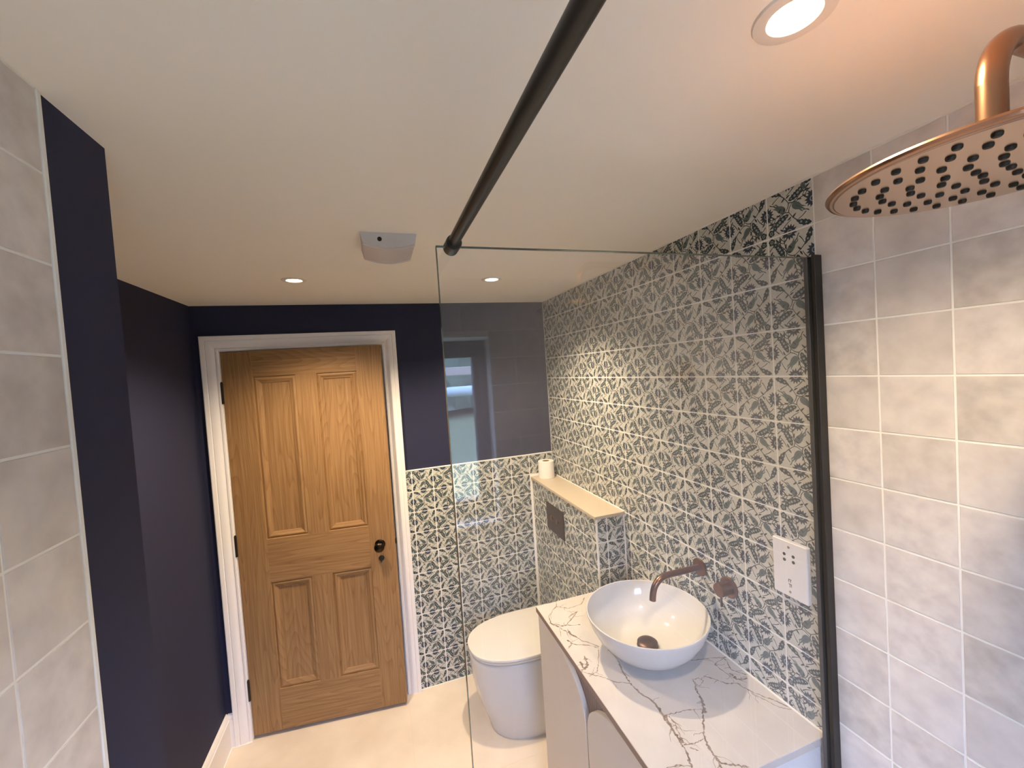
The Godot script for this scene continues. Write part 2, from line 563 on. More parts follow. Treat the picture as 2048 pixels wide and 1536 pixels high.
func build_room() -> void:
	# floor of large stone tiles
	var f := thing("floor", Vector3.ZERO, "pale beige stone tile floor in front of the oak door", "floor", "", "structure")
	slab(f, "screed", Vector3(XL - 0.25, -0.12, -3.6), Vector3(XR + 0.25, -0.0004, ZB + 0.5), mats.floor_grout)
	for ix in range(-2, 2):
		for iz in range(-6, 1):
			var x0 := maxf(0.035 + ix * 0.9, XL - 0.02)
			var x1 := minf(0.035 + (ix + 1) * 0.9, XR + 0.02)
			if x1 - x0 < 0.03: continue
			slab(f, "floor_tile", Vector3(x0 + 0.0004, -0.010, -1.77 + iz * 0.6 + 0.0004 + 1.2), Vector3(x1 - 0.0004, 0.0, -1.17 + iz * 0.6 - 0.0004 + 1.2), mats.floor_stone, 0.0002)
	var c := thing("ceiling", Vector3.ZERO, "smooth off-white painted bathroom ceiling", "ceiling", "", "structure")
	slab(c, "plaster", Vector3(XL - 0.25, H, -3.6), Vector3(XR + 0.25, H + 0.15, ZB + 0.5), mats.ceiling_paint)
	# right wall
	var wr := thing("wall_right", Vector3.ZERO, "wall of blue floral tiles and plain off-white tiles beside the vanity", "wall", "", "structure")
	slab(wr, "grout_bed", Vector3(XR + 0.0014, 0, -3.6), Vector3(XR + 0.22, H, ZB + 0.5), mats.grout)
	# right-hand direction along the wall seen from the room is +z
	tile_field(wr, "floral_tile", Vector3(XR, Y0, ZJ), Vector3(0, 0, 1), ZF - ZJ, 0.0, -9.0 * T, H - Y0, T, patterned(1), 0)
	tile_field(wr, "plain_tile", Vector3(XR, Y0, ZJ), Vector3(0, 0, 1), 0.0, ZB - ZJ, -Y0, H - Y0, T, plain(), 0)
	slab(wr, "sealant_bead", Vector3(XR - 0.004, H - 0.004, ZF), Vector3(XR + 0.001, H, ZB), mats.sealant)
	# far wall with the door opening
	var wf := thing("wall_far", Vector3.ZERO, "dark navy wall around the door with blue floral tiles below", "wall", "", "structure")
	var zp := ZF - 0.008
	slab(wf, "plaster", Vector3(XL - 0.2, 0, zp - 0.11), Vector3(-0.765, H, zp), mats.navy_paint)
	slab(wf, "plaster", Vector3(0.063, 0, zp - 0.11), Vector3(XR + 0.2, H, zp), mats.navy_paint)
	slab(wf, "plaster", Vector3(-0.765, 2.017, zp - 0.11), Vector3(0.063, H, zp), mats.navy_paint)
	var tp := T * 0.978
	var top := 1.149 + tp
	slab(wf, "grout_bed", Vector3(0.108, 0, zp - 0.002), Vector3(XR, top, ZF - 0.0014), mats.grout)
	tile_field(wf, "floral_tile", Vector3(0.4996, 1.149, ZF), Vector3(1, 0, 0), 0.108 - 0.4996, XR - 0.4996, -1.149, tp, tp, patterned(1), 0, func(x: float, y: float) -> bool: return x + 0.4996 > 0.875 and y < -0.02)
	slab(wf, "edge_trim", Vector3(0.108, top, zp), Vector3(XR, top + 0.006, ZF + 0.002), mats.edge_trim, 0.001)
	slab(wf, "sealant_bead", Vector3(0.108, 0, ZF - 0.002), Vector3(0.86, 0.005, ZF + 0.006), mats.sealant, 0.001)
	# left wall and shower partition
	var wl := thing("wall_left", Vector3.ZERO, "dark navy painted wall beside the door hinges", "wall", "", "structure")
	slab(wl, "plaster", Vector3(XL - 0.2, 0, -3.6), Vector3(XL, H, ZB + 0.5), mats.navy_paint)
	var ws := thing("wall_partition", Vector3.ZERO, "shower partition wall, off-white tiles ending in a navy painted strip", "wall", "", "structure")
	slab(ws, "plaster", Vector3(XL + 0.0005, 0, ZS), Vector3(XS, H, ZB - 0.0005), mats.navy_paint)
	slab(ws, "grout_bed", Vector3(XS, 0, -0.716), Vector3(XS + 0.0016, H, ZB), mats.grout)
	tile_field(ws, "plain_tile", Vector3(XS + 0.003, Y0, -0.716), Vector3(0, 0, -1), -(ZB + 0.716), 0.0, -Y0, H - Y0, T, plain(), 0)
	slab(ws, "edge_trim", Vector3(XS, 0, -0.724), Vector3(XS + 0.004, H, -0.716), mats.edge_trim, 0.001)
	# skirting boards
	var prof := PackedVector2Array([Vector2(0, 0), Vector2(0.018, 0), Vector2(0.018, 0.140), Vector2(0.014, 0.144), Vector2(0.0145, 0.149), Vector2(0.010, 0.160), Vector2(0.004, 0.166), Vector2(0, 0.167)])
	var sk := thing("baseboard_left", Vector3.ZERO, "white skirting board along the left navy wall", "skirting", "", "structure")
	var b := MB.new()
	b.prism(prof, 0.0, ZS - (ZF - 0.008), Transform3D(Basis(Vector3(1, 0, 0), Vector3(0, 1, 0), Vector3(0, 0, 1)), Vector3(XL, 0, ZF - 0.008)))
	part(sk, "board", b.commit(20.0), mats.white_paint)
	slab(sk, "sealant_bead", Vector3(XL + 0.017, 0, ZF + 0.012), Vector3(XL + 0.024, 0.004, ZS), mats.sealant, 0.001)
	var sf := thing("baseboard_far", Vector3.ZERO, "short piece of white skirting between corner and door frame", "skirting", "", "structure")
	b = MB.new()
	b.prism(prof, 0.0, 0.03, Transform3D(Basis(Vector3(0, 0, 1), Vector3(0, 1, 0), Vector3(-1, 0, 0)), Vector3(-0.8085, 0, ZF - 0.008)))
	part(sf, "board", b.commit(20.0), mats.white_paint)
	# back wall behind the camera, round the window opening
	var wb := thing("wall_back", Vector3.ZERO, "off-white tiled shower wall around the window", "wall", "", "structure")
	var wx0 := -0.16
	var wx1 := 0.512
	var wy0 := 1.087
	var wy1 := 1.959
	var t := 0.30
	slab(wb, "masonry", Vector3(XL - 0.2, 0, ZB + 0.0014), Vector3(wx0, H, ZB + t), mats.grout)
	slab(wb, "masonry", Vector3(wx1, 0, ZB + 0.0014), Vector3(XR + 0.2, H, ZB + t), mats.grout)
	slab(wb, "masonry", Vector3(wx0, 0, ZB + 0.0014), Vector3(wx1, wy0, ZB + t), mats.grout)
	slab(wb, "masonry", Vector3(wx0, wy1, ZB + 0.0014), Vector3(wx1, H, ZB + t), mats.grout)
	tile_field(wb, "plain_tile", Vector3(0.6, Y0, ZB), Vector3(-1, 0, 0), -(XR - 0.6), 0.6 - XS, -Y0, H - Y0, T, plain(), 0, func(x: float, y: float) -> bool:
		var px := 0.6 - x
		var py := Y0 + y
		return px > wx0 + 0.02 and px < wx1 - 0.02 and py > wy0 + 0.02 and py < wy1 - 0.02)
	# tiled reveals
	tile_field(wb, "plain_tile", Vector3(wx1 - 0.0014, Y0, ZB), Vector3(0, 0, 1), 0.0, 0.21, wy0 - Y0, wy1 - Y0, T, plain(), 0)
	tile_field(wb, "plain_tile", Vector3(wx0 + 0.0014, Y0, ZB), Vector3(0, 0, -1), -0.21, 0.0, wy0 - Y0, wy1 - Y0, T, plain(), 0)
	slab(wb, "sill", Vector3(wx0, wy0, ZB - 0.012), Vector3(wx1, wy0 + 0.012, ZB + 0.22), mats.edge_trim, 0.002)
	# hall beyond the door, so no daylight leaks in
	var hw := thing("wall_hall", Vector3.ZERO, "pale hallway wall beyond the door", "wall", "", "structure")
	slab(hw, "plaster", Vector3(XL - 0.25, 0, -3.6), Vector3(XR + 0.25, H, -3.5), mats.hall_wall)

func frame_piece(prof: PackedVector2Array, a: Vector3, b_: Vector3, inward: Vector3, m0: float, m1: float) -> Mesh:
	# sweep of the profile (distance from the inner edge, proudness) from a to b_; m0 / m1: how much the outer edge overshoots per metre of width (mitres)
	var b := MB.new()
	var d := (b_ - a).normalized()
	var r0 := []
	var r1 := []
	for q in prof:
		r0.append(a - inward * q.x - d * q.x * m0 + Vector3(0, 0, q.y))
		r1.append(b_ - inward * q.x + d * q.x * m1 + Vector3(0, 0, q.y))
	var c := (a + b_) / 2.0
	var flip: bool = (r0[1] - r0[0]).cross(r0[2] - r0[0]).dot(d) > 0.0
	for i in prof.size():
		var k := (i + 1) % prof.size()
		if flip: b.quad(r0[i], r0[k], r1[k], r1[i])
		else: b.quad(r0[k], r0[i], r1[i], r1[k])
	b.cap(r0, flip)
	b.cap(r1, not flip)
	return b.commit(28.0)

func door_board(d: Node3D, called: String, x0: float, x1: float, y0: float, y1: float, across: bool, off: Vector2) -> void:
	var b := MB.new()
	b.box(Vector3(x0, y0, -0.040), Vector3(x1, y1, 0.0), 0.0006)
	uv_piece(b, off, across)
	part(d, called, b.commit(20.0), mats.oak)

func build_door() -> void:
	# architrave and lining
	var tr := thing("trim_1", Vector3.ZERO, "white moulded door frame in the navy wall", "door frame", "", "structure")
	var zc := ZF - 0.008
	var prof := PackedVector2Array([Vector2(0, 0), Vector2(0, 0.013), Vector2(0.003, 0.016), Vector2(0.011, 0.016), Vector2(0.0135, 0.012), Vector2(0.017, 0.0125), Vector2(0.026, 0.018), Vector2(0.038, 0.021), Vector2(0.050, 0.0215), Vector2(0.0525, 0.019), Vector2(0.056, 0.0225), Vector2(0.071, 0.0245), Vector2(0.075, 0.022), Vector2(0.075, 0)])
	var xi := -0.738
	var xo := 0.036
	var yt := 1.990
	part(tr, "architrave", frame_piece(prof, Vector3(xi, 0, zc), Vector3(xi, yt, zc), Vector3(1, 0, 0), 0.0, 1.0), mats.white_paint)
	part(tr, "architrave", frame_piece(prof, Vector3(xo, 0, zc), Vector3(xo, yt, zc), Vector3(-1, 0, 0), 0.0, 1.0), mats.white_paint)
	part(tr, "architrave", frame_piece(prof, Vector3(xi, yt, zc), Vector3(xo, yt, zc), Vector3(0, -1, 0), 1.0, 1.0), mats.white_paint)
	slab(tr, "lining", Vector3(-0.765, 0, zc - 0.11), Vector3(-0.735, 2.017, zc + 0.003), mats.white_paint, 0.001)
	slab(tr, "lining", Vector3(0.033, 0, zc - 0.11), Vector3(0.063, 2.017, zc + 0.003), mats.white_paint, 0.001)
	slab(tr, "lining", Vector3(-0.735, 1.987, zc - 0.11), Vector3(0.033, 2.017, zc + 0.003), mats.white_paint, 0.001)
	slab(tr, "door_stop", Vector3(0.021, 0, zc - 0.075), Vector3(0.033, 1.987, zc - 0.042), mats.white_paint, 0.001)
	slab(tr, "door_stop", Vector3(-0.735, 0, zc - 0.075), Vector3(-0.723, 1.987, zc - 0.042), mats.white_paint, 0.001)
	slab(tr, "sealant_bead", Vector3(-0.83, 0, zc + 0.015), Vector3(-0.738, 0.004, zc + 0.027), mats.sealant, 0.001)
	# the leaf, a little ajar, hung on the left
	var d := thing("door_1", Vector3(-0.7325, 0, ZF), "four-panel oak door standing slightly ajar in a white frame", "door", "", "structure")
	d.rotation.y = -0.1084
	var wood: Material = mats.oak
	door_board(d, "stile", 0.0, 0.137, 0.020, 1.984, false, Vector2(0.04, 0.0))
	door_board(d, "stile", 0.632, 0.762, 0.020, 1.984, false, Vector2(0.60, 0.04))
	door_board(d, "rail", 0.137, 0.632, 1.853, 1.984, true, Vector2(0.3, 0.2))
	door_board(d, "rail", 0.137, 0.632, 0.797, 1.021, true, Vector2(0.36, 0.55))
	door_board(d, "rail", 0.137, 0.632, 0.020, 0.235, true, Vector2(0.05, 0.70))
	door_board(d, "muntin", 0.334, 0.435, 1.021, 1.853, false, Vector2(0.70, 0.30))
	door_board(d, "muntin", 0.334, 0.435, 0.235, 0.797, false, Vector2(0.25, 0.6))
	var n := 0
	for r in [[0.137, 0.334, 1.021, 1.853], [0.435, 0.632, 1.021, 1.853], [0.137, 0.334, 0.235, 0.797], [0.435, 0.632, 0.235, 0.797]]:
		var b := MB.new()
		b.box(Vector3(r[0], r[2], -0.028), Vector3(r[1], r[3], -0.014))
		uv_piece(b, Vector2(0.11 * n + 0.02, 0.13 * n), false)
		var pnl := part(d, "panel", b.commit(20.0), wood)
		var mp := [Vector2(0, -0.0005), Vector2(0.0015, -0.006), Vector2(0.004, -0.0055), Vector2(0.012, -0.002), Vector2(0.018, -0.0035), Vector2(0.0195, -0.006), Vector2(0.026, -0.0085), Vector2(0.031, -0.0095), Vector2(0.0325, -0.013), Vector2(0.036, -0.0145)]
		var sides := [[Vector2(r[0], r[2]), Vector2(r[1], r[2]), Vector2(0, 1)], [Vector2(r[1], r[2]), Vector2(r[1], r[3]), Vector2(-1, 0)], [Vector2(r[1], r[3]), Vector2(r[0], r[3]), Vector2(0, -1)], [Vector2(r[0], r[3]), Vector2(r[0], r[2]), Vector2(1, 0)]]
		for s in sides:
			var mb := MB.new()
			var dir: Vector2 = (s[1] - s[0]).normalized()
			for i in mp.size() - 1:
				var q0: Vector2 = mp[i]
				var q1: Vector2 = mp[i + 1]
				var pa: Vector2 = s[0] + (s[2] + dir) * q0.x
				var pb: Vector2 = s[1] + (s[2] - dir) * q0.x
				var pc: Vector2 = s[1] + (s[2] - dir) * q1.x
				var pd: Vector2 = s[0] + (s[2] + dir) * q1.x
				mb.quad(Vector3(pa.x, pa.y, q0.y), Vector3(pb.x, pb.y, q0.y), Vector3(pc.x, pc.y, q1.y), Vector3(pd.x, pd.y, q1.y))
			uv_piece(mb, Vector2(0.1 * n + 0.3, 0.12 * n), absf(dir.x) > 0.5)
			part(pnl, "moulding", mb.commit(30.0), wood)
		n += 1
	# hinges
	for y in [1.780, 1.008, 0.262]:
		var hg := MB.new()
		hg.tube([Vector3(-0.003, y - 0.052, 0.004), Vector3(-0.003, y + 0.052, 0.004)], 0.0062, 12)
		hg.box(Vector3(-0.0085, y - 0.050, -0.006), Vector3(-0.002, y + 0.050, 0.0015))
		hg.lathe([Vector2(0.0048, 0), Vector2(0.0048, 0.004), Vector2(0, 0.007)], Vector3(-0.003, y + 0.052, 0.004), 10)
		part(d, "hinge", hg.commit(30.0), mats.black_iron)
	# knob on its rose, escutcheon with drop cover, latch
	var fwd := Transform3D(Basis(Vector3(1, 0, 0), Vector3(0, 0, 1), Vector3(0, -1, 0)), Vector3(0.685, 0.914, 0))
	var kb := MB.new()
	kb.lathe([Vector2(0.011, 0.006), Vector2(0.009, 0.02), Vector2(0.010, 0.03), Vector2(0.018, 0.034), Vector2(0.0245, 0.040), Vector2(0.0265, 0.047), Vector2(0.0245, 0.054), Vector2(0.018, 0.0595), Vector2(0.009, 0.0625), Vector2(0, 0.063)], Vector3.ZERO, 28, fwd)
	var knob := part(d, "knob", kb.commit(50.0), mats.aged_brass)
	var rs := MB.new()
	rs.lathe([Vector2(0.027, 0.0), Vector2(0.0275, 0.003), Vector2(0.025, 0.006), Vector2(0.016, 0.008), Vector2(0, 0.008)], Vector3.ZERO, 28, fwd)
	part(knob, "rose", rs.commit(40.0), mats.aged_brass)
	var es := MB.new()
	es.lathe([Vector2(0.015, 0.0), Vector2(0.015, 0.003), Vector2(0.012, 0.005), Vector2(0, 0.005)], Vector3.ZERO, 22, Transform3D(fwd.basis, Vector3(0.687, 0.838, 0)))
	var esc := part(d, "escutcheon", es.commit(40.0), mats.black_iron)
	var dc := MB.new()
	var drop := PackedVector2Array()
	for i in 15:
		var a := -0.3 + (PI + 0.6) * i / 14.0
		drop.append(Vector2(0.687 + 0.0095 * cos(a), 0.838 + 0.0095 * sin(a)))
	drop.append(Vector2(0.687, 0.816))
	dc.prism(drop, 0.005, 0.0085, Transform3D.IDENTITY, 0.001)
	part(esc, "drop_cover", dc.commit(30.0), mats.black_iron)
	slab(d, "latch", Vector3(0.7615, 0.900, -0.028), Vector3(0.7695, 0.926, -0.010), mats.black_iron, 0.002)

func build_window() -> void:
	var w := thing("window_1", Vector3.ZERO, "dark grey framed window behind the camera, mirrored in the glass screen", "window", "", "structure")
	var x0 := -0.16
	var x1 := 0.512
	var y0 := 1.099
	var y1 := 1.959
	var z := ZB + 0.20
	for r in [[x0, x1, y1 - 0.050, y1], [x0, x1, y0, y0 + 0.050], [x0, x0 + 0.035, y0 + 0.050, y1 - 0.050], [x1 - 0.035, x1, y0 + 0.050, y1 - 0.050]]:
		slab(w, "frame", Vector3(r[0], r[2], z), Vector3(r[1], r[3], z + 0.07), mats.window_grey, 0.003)
	var i0 := 0.035
	var k0 := 0.050
	var s := 0.030
	for r in [[x0 + i0, x1 - i0, y1 - k0 - s, y1 - k0], [x0 + i0, x1 - i0, y0 + k0, y0 + k0 + s], [x0 + i0, x0 + i0 + s, y0 + k0 + s, y1 - k0 - s], [x1 - i0 - s, x1 - i0, y0 + k0 + s, y1 - k0 - s]]:
		slab(w, "sash", Vector3(r[0], r[2], z + 0.008), Vector3(r[1], r[3], z + 0.062), mats.window_grey, 0.004)
	slab(w, "pane", Vector3(x0 + i0 + s - 0.004, y0 + k0 + s - 0.004, z + 0.030), Vector3(x1 - i0 - s + 0.004, y1 - k0 - s + 0.004, z + 0.036), mats.glass)

func build_boxing() -> void:
	var x0 := 0.8685
	var z1 := -1.600
	var b := thing("wall_boxing", Vector3.ZERO, "low floral-tiled boxing behind the toilet", "boxed wall", "", "structure")
	slab(b, "grout_bed", Vector3(x0 + 0.0014, 0, ZF), Vector3(XR, 1.119, z1 - 0.0014), mats.grout)
	tile_field(b, "floral_tile", Vector3(x0, Y0 - 5.0 * T, z1 - 0.006), Vector3(0, 0, 1), ZF - z1 + 0.006, 0.0, -(Y0 - 5.0 * T), 1.119 - (Y0 - 5.0 * T), T, patterned(1), 0)
	tile_field(b, "floral_tile", Vector3(0.922, Y0 - 5.0 * T, z1), Vector3(1, 0, 0), x0 + 0.006 - 0.922, XR - 0.922, -(Y0 - 5.0 * T), 1.119 - (Y0 - 5.0 * T), T, patterned(1), 0)
	slab(b, "edge_trim", Vector3(x0 - 0.001, 0, z1 - 0.006), Vector3(x0 + 0.006, 1.119, z1 + 0.001), mats.edge_trim, 0.001)
	slab(b, "sealant_bead", Vector3(XR - 0.006, 0, z1 - 0.002), Vector3(XR, 1.119, z1 + 0.005), mats.sealant, 0.001)
	slab(b, "sealant_bead", Vector3(x0 - 0.004, 0, ZF), Vector3(x0 + 0.001, 1.119, ZF + 0.004), mats.sealant, 0.001)
	var s := thing("ledge_shelf", Vector3.ZERO, "narrow cream stone shelf on top of the tiled boxing", "shelf")
	slab(s, "slab", Vector3(x0 - 0.008, 1.119, ZF), Vector3(XR, 1.134, z1 + 0.006), mats.shelf_stone, 0.0015)
	slab(s, "sealant_bead", Vector3(XR - 0.006, 1.134, ZF), Vector3(XR, 1.139, z1 + 0.006), mats.sealant, 0.001)
	slab(s, "sealant_bead", Vector3(x0 - 0.008, 1.134, ZF), Vector3(XR, 1.139, ZF + 0.005), mats.sealant, 0.001)

func build_screen() -> void:
	var g := thing("shower_screen", Vector3.ZERO, "frameless clear glass shower screen in a black wall channel", "shower screen")
	slab(g, "glass_panel", Vector3(0.111, 0.012, ZG - 0.004), Vector3(XR - 0.010, 2.021, ZG + 0.004), mats.glass)
	slab(g, "glass_edge", Vector3(0.1100, 0.012, ZG - 0.0042), Vector3(0.1112, 2.022, ZG + 0.0042), mats.glass_edge)
	slab(g, "glass_edge", Vector3(0.1112, 2.0208, ZG - 0.0042), Vector3(XR - 0.022, 2.022, ZG + 0.0042), mats.glass_edge)
	var ch := MB.new()
	ch.box(Vector3(XR - 0.024, 0.0, -0.7225), Vector3(XR - 0.0005, 2.026, -0.7125), 0.0008)
	ch.box(Vector3(XR - 0.024, 0.0, -0.7035), Vector3(XR - 0.0005, 2.026, -0.6950), 0.0008)
	ch.box(Vector3(XR - 0.010, 0.0, -0.7130), Vector3(XR - 0.0005, 2.026, -0.7030))
	part(g, "wall_channel", ch.commit(20.0), mats.black_metal)
	var s := thing("support_bar", Vector3.ZERO, "black round support bar from the glass screen overhead", "support bar")
	var t := MB.new()
	t.tube([Vector3(0.139, 2.026, -0.700), Vector3(0.139, 2.026, ZB)], 0.0095, 24)
	part(s, "bar", t.commit(40.0), mats.black_metal)
	t = MB.new()
	t.tube([Vector3(0.139, 2.024, -0.726), Vector3(0.139, 2.024, -0.724), Vector3(0.139, 2.024, -0.690), Vector3(0.139, 2.024, -0.688)], [0.0125, 0.0135, 0.0135, 0.0125], 24)
	part(s, "clamp", t.commit(40.0), mats.black_metal)

func smooth_path(pts: Array, n := 6) -> Array:
	var c := Curve3D.new()
	for i in pts.size():
		var t := Vector3.ZERO
		if i > 0 and i < pts.size() - 1: t = (pts[i + 1] - pts[i - 1]) / 6.0
		c.add_point(pts[i], -t, t)
	var o := []
	for i in pts.size() - 1:
		for k in n: o.append(c.sample(i, float(k) / n))
	o.append(pts[-1])
	return o

func vein(im: Image, pts: Array, w: float, col: Color, jit: float) -> void:
	var q := []
	for i in pts.size() - 1:
		for k in 7:
			var v: Vector2 = pts[i].lerp(pts[i + 1], k / 7.0)
			q.append(v + Vector2(rng.randf_range(-jit, jit), rng.randf_range(-jit, jit)))
	q.append(pts[-1])
	for i in q.size() - 1:
		var ww := w * rng.randf_range(0.22, 1.0)
		stroke(im, [q[i], q[i + 1]], ww, ww, col.lerp(Color8(178, 164, 148), rng.randf_range(0.0, 0.6)))
		if rng.randf() < 0.08:
			var d: Vector2 = (q[i + 1] - q[i]).normalized().rotated(rng.randf_range(0.4, 1.3) * (1.0 if rng.randf() < 0.5 else -1.0))
			var at: Vector2 = q[i]
			var tw := 0.0026
			for k in rng.randi_range(3, 8):
				var nx := at + d.rotated(rng.randf_range(-0.6, 0.6)) * 0.008
				stroke(im, [at, nx], tw, tw * 0.8, col.lerp(Color8(178, 164, 148), rng.randf_range(0.2, 0.8)))
				at = nx
				tw *= 0.85

# the worktop's print, u along its length from the far end, v from the front edge to the wall, both over 0.831 m
func marble_image() -> Image:
	var s := 2048
	var im := Image.create(s, s, false, Image.FORMAT_RGB8)
	im.fill(Color8(200, 194, 187))
	var dark := Color8(92, 74, 58)
	var veins := marble_veins()
	for v in veins:
		vein(im, v[0], v[1], dark, v[2])
	im.resize(1024, 1024, Image.INTERPOLATE_LANCZOS)
	var g := noise(FastNoiseLite.TYPE_SIMPLEX_SMOOTH, 0.006, 9, 4)
	for y in 600:
		for x in 1024:
			im.set_pixel(x, y, im.get_pixel(x, y) * (1.0 + 0.03 * g.get_noise_2d(x, y)))
	return im

func marble_veins() -> Array:
	return [
		[[Vector2(0.495, 0.153), Vector2(0.559, 0.139), Vector2(0.592, 0.137), Vector2(0.642, 0.142), Vector2(0.705, 0.160), Vector2(0.754, 0.154), Vector2(0.802, 0.146), Vector2(0.842, 0.142), Vector2(0.874, 0.137), Vector2(0.907, 0.126), Vector2(0.926, 0.115), Vector2(0.951, 0.109)], 0.0072, 0.0030],
		[[Vector2(0.717, 0.164), Vector2(0.774, 0.156), Vector2(0.827, 0.148), Vector2(0.855, 0.145)], 0.0110, 0.0060],
		[[Vector2(0.694, 0.339), Vector2(0.713, 0.329), Vector2(0.747, 0.321), Vector2(0.784, 0.292), Vector2(0.818, 0.261), Vector2(0.850, 0.232), Vector2(0.872, 0.216), Vector2(0.906, 0.201), Vector2(0.937, 0.200), Vector2(0.953, 0.201), Vector2(0.973, 0.238), Vector2(0.988, 0.262)], 0.0060, 0.0025],
		[[Vector2(0.740, 0.321), Vector2(0.775, 0.303), Vector2(0.796, 0.288)], 0.0090, 0.0040],
		[[Vector2(0.872, 0.216), Vector2(0.902, 0.205), Vector2(0.936, 0.196), Vector2(0.969, 0.191)], 0.0080, 0.0040],
		[[Vector2(0.756, 0.158), Vector2(0.762, 0.197), Vector2(0.765, 0.238), Vector2(0.783, 0.288)], 0.0034, 0.0020],
		[[Vector2(0.670, 0.350), Vector2(0.670, 0.378), Vector2(0.688, 0.383), Vector2(0.701, 0.356), Vector2(0.692, 0.344), Vector2(0.674, 0.350)], 0.0034, 0.0015],
		[[Vector2(0.670, 0.399), Vector2(0.700, 0.429), Vector2(0.729, 0.449), Vector2(0.743, 0.484), Vector2(0.782, 0.492), Vector2(0.822, 0.517), Vector2(0.852, 0.537), Vector2(0.890, 0.553)], 0.0048, 0.0022],
		[[Vector2(0.794, 0.493), Vector2(0.840, 0.509), Vector2(0.874, 0.524), Vector2(0.896, 0.552)], 0.0030, 0.0020],
		[[Vector2(0.589, 0.415), Vector2(0.607, 0.489), Vector2(0.626, 0.555), Vector2(0.637, 0.483), Vector2(0.681, 0.484), Vector2(0.717, 0.490), Vector2(0.741, 0.508)], 0.0046, 0.0025],
		[[Vector2(0.633, 0.540), Vector2(0.686, 0.516), Vector2(0.723, 0.543)], 0.0040, 0.0020],
		[[Vector2(0.696, 0.498), Vector2(0.730, 0.499), Vector2(0.737, 0.535)], 0.0090, 0.0050],
		[[Vector2(-0.009, 0.110), Vector2(0.043, 0.091), Vector2(0.080, 0.140), Vector2(0.075, 0.211), Vector2(0.033, 0.251)], 0.0046, 0.0020],
		[[Vector2(0.041, 0.087), Vector2(0.103, 0.023), Vector2(0.163, 0.013), Vector2(0.194, 0.069), Vector2(0.159, 0.118), Vector2(0.120, 0.166), Vector2(0.142, 0.110)], 0.0046, 0.0022],
		[[Vector2(0.149, 0.011), Vector2(0.185, 0.034), Vector2(0.197, 0.075), Vector2(0.215, 0.129)], 0.0060, 0.0040],
		[[Vector2(0.163, 0.013), Vector2(0.198, 0.036), Vector2(0.257, 0.061), Vector2(0.313, 0.085), Vector2(0.377, 0.132)], 0.0050, 0.0025],
		[[Vector2(0.222, 0.063), Vector2(0.269, 0.063), Vector2(0.287, 0.077)], 0.0090, 0.0040],
		[[Vector2(0.312, 0.034), Vector2(0.334, 0.059), Vector2(0.350, 0.095), Vector2(0.385, 0.127)], 0.0044, 0.0020],
		[[Vector2(0.336, 0.015), Vector2(0.315, 0.040), Vector2(0.289, 0.031)], 0.0060, 0.0030],
		[[Vector2(0.403, 0.052), Vector2(0.454, 0.038), Vector2(0.474, 0.000), Vector2(0.505, 0.031), Vector2(0.537, 0.066), Vector2(0.567, 0.087), Vector2(0.595, 0.135)], 0.0042, 0.0020],
		[[Vector2(0.427, 0.018), Vector2(0.464, 0.019), Vector2(0.439, 0.047), Vector2(0.411, 0.048)], 0.0100, 0.0060],
		[[Vector2(0.507, 0.016), Vector2(0.498, 0.055), Vector2(0.456, 0.086), Vector2(0.393, 0.122)], 0.0034, 0.0020],
		[[Vector2(0.408, 0.157), Vector2(0.470, 0.162), Vector2(0.544, 0.142)], 0.0044, 0.0020],
		[[Vector2(0.866, 0.144), Vector2(0.874, 0.178), Vector2(0.871, 0.211)], 0.0034, 0.0020],
		[[Vector2(0.904, 0.035), Vector2(0.908, 0.075), Vector2(0.926, 0.115)], 0.0048, 0.0020],
		[[Vector2(0.198, 0.036), Vector2(0.259, 0.015)], 0.0030, 0.0020],
		[[Vector2(0.766, 0.168), Vector2(0.793, 0.171), Vector2(0.835, 0.153), Vector2(0.868, 0.149)], 0.0040, 0.0030],
		[[Vector2(0.881, 0.154), Vector2(0.896, 0.170)], 0.0040, 0.0020],
	]

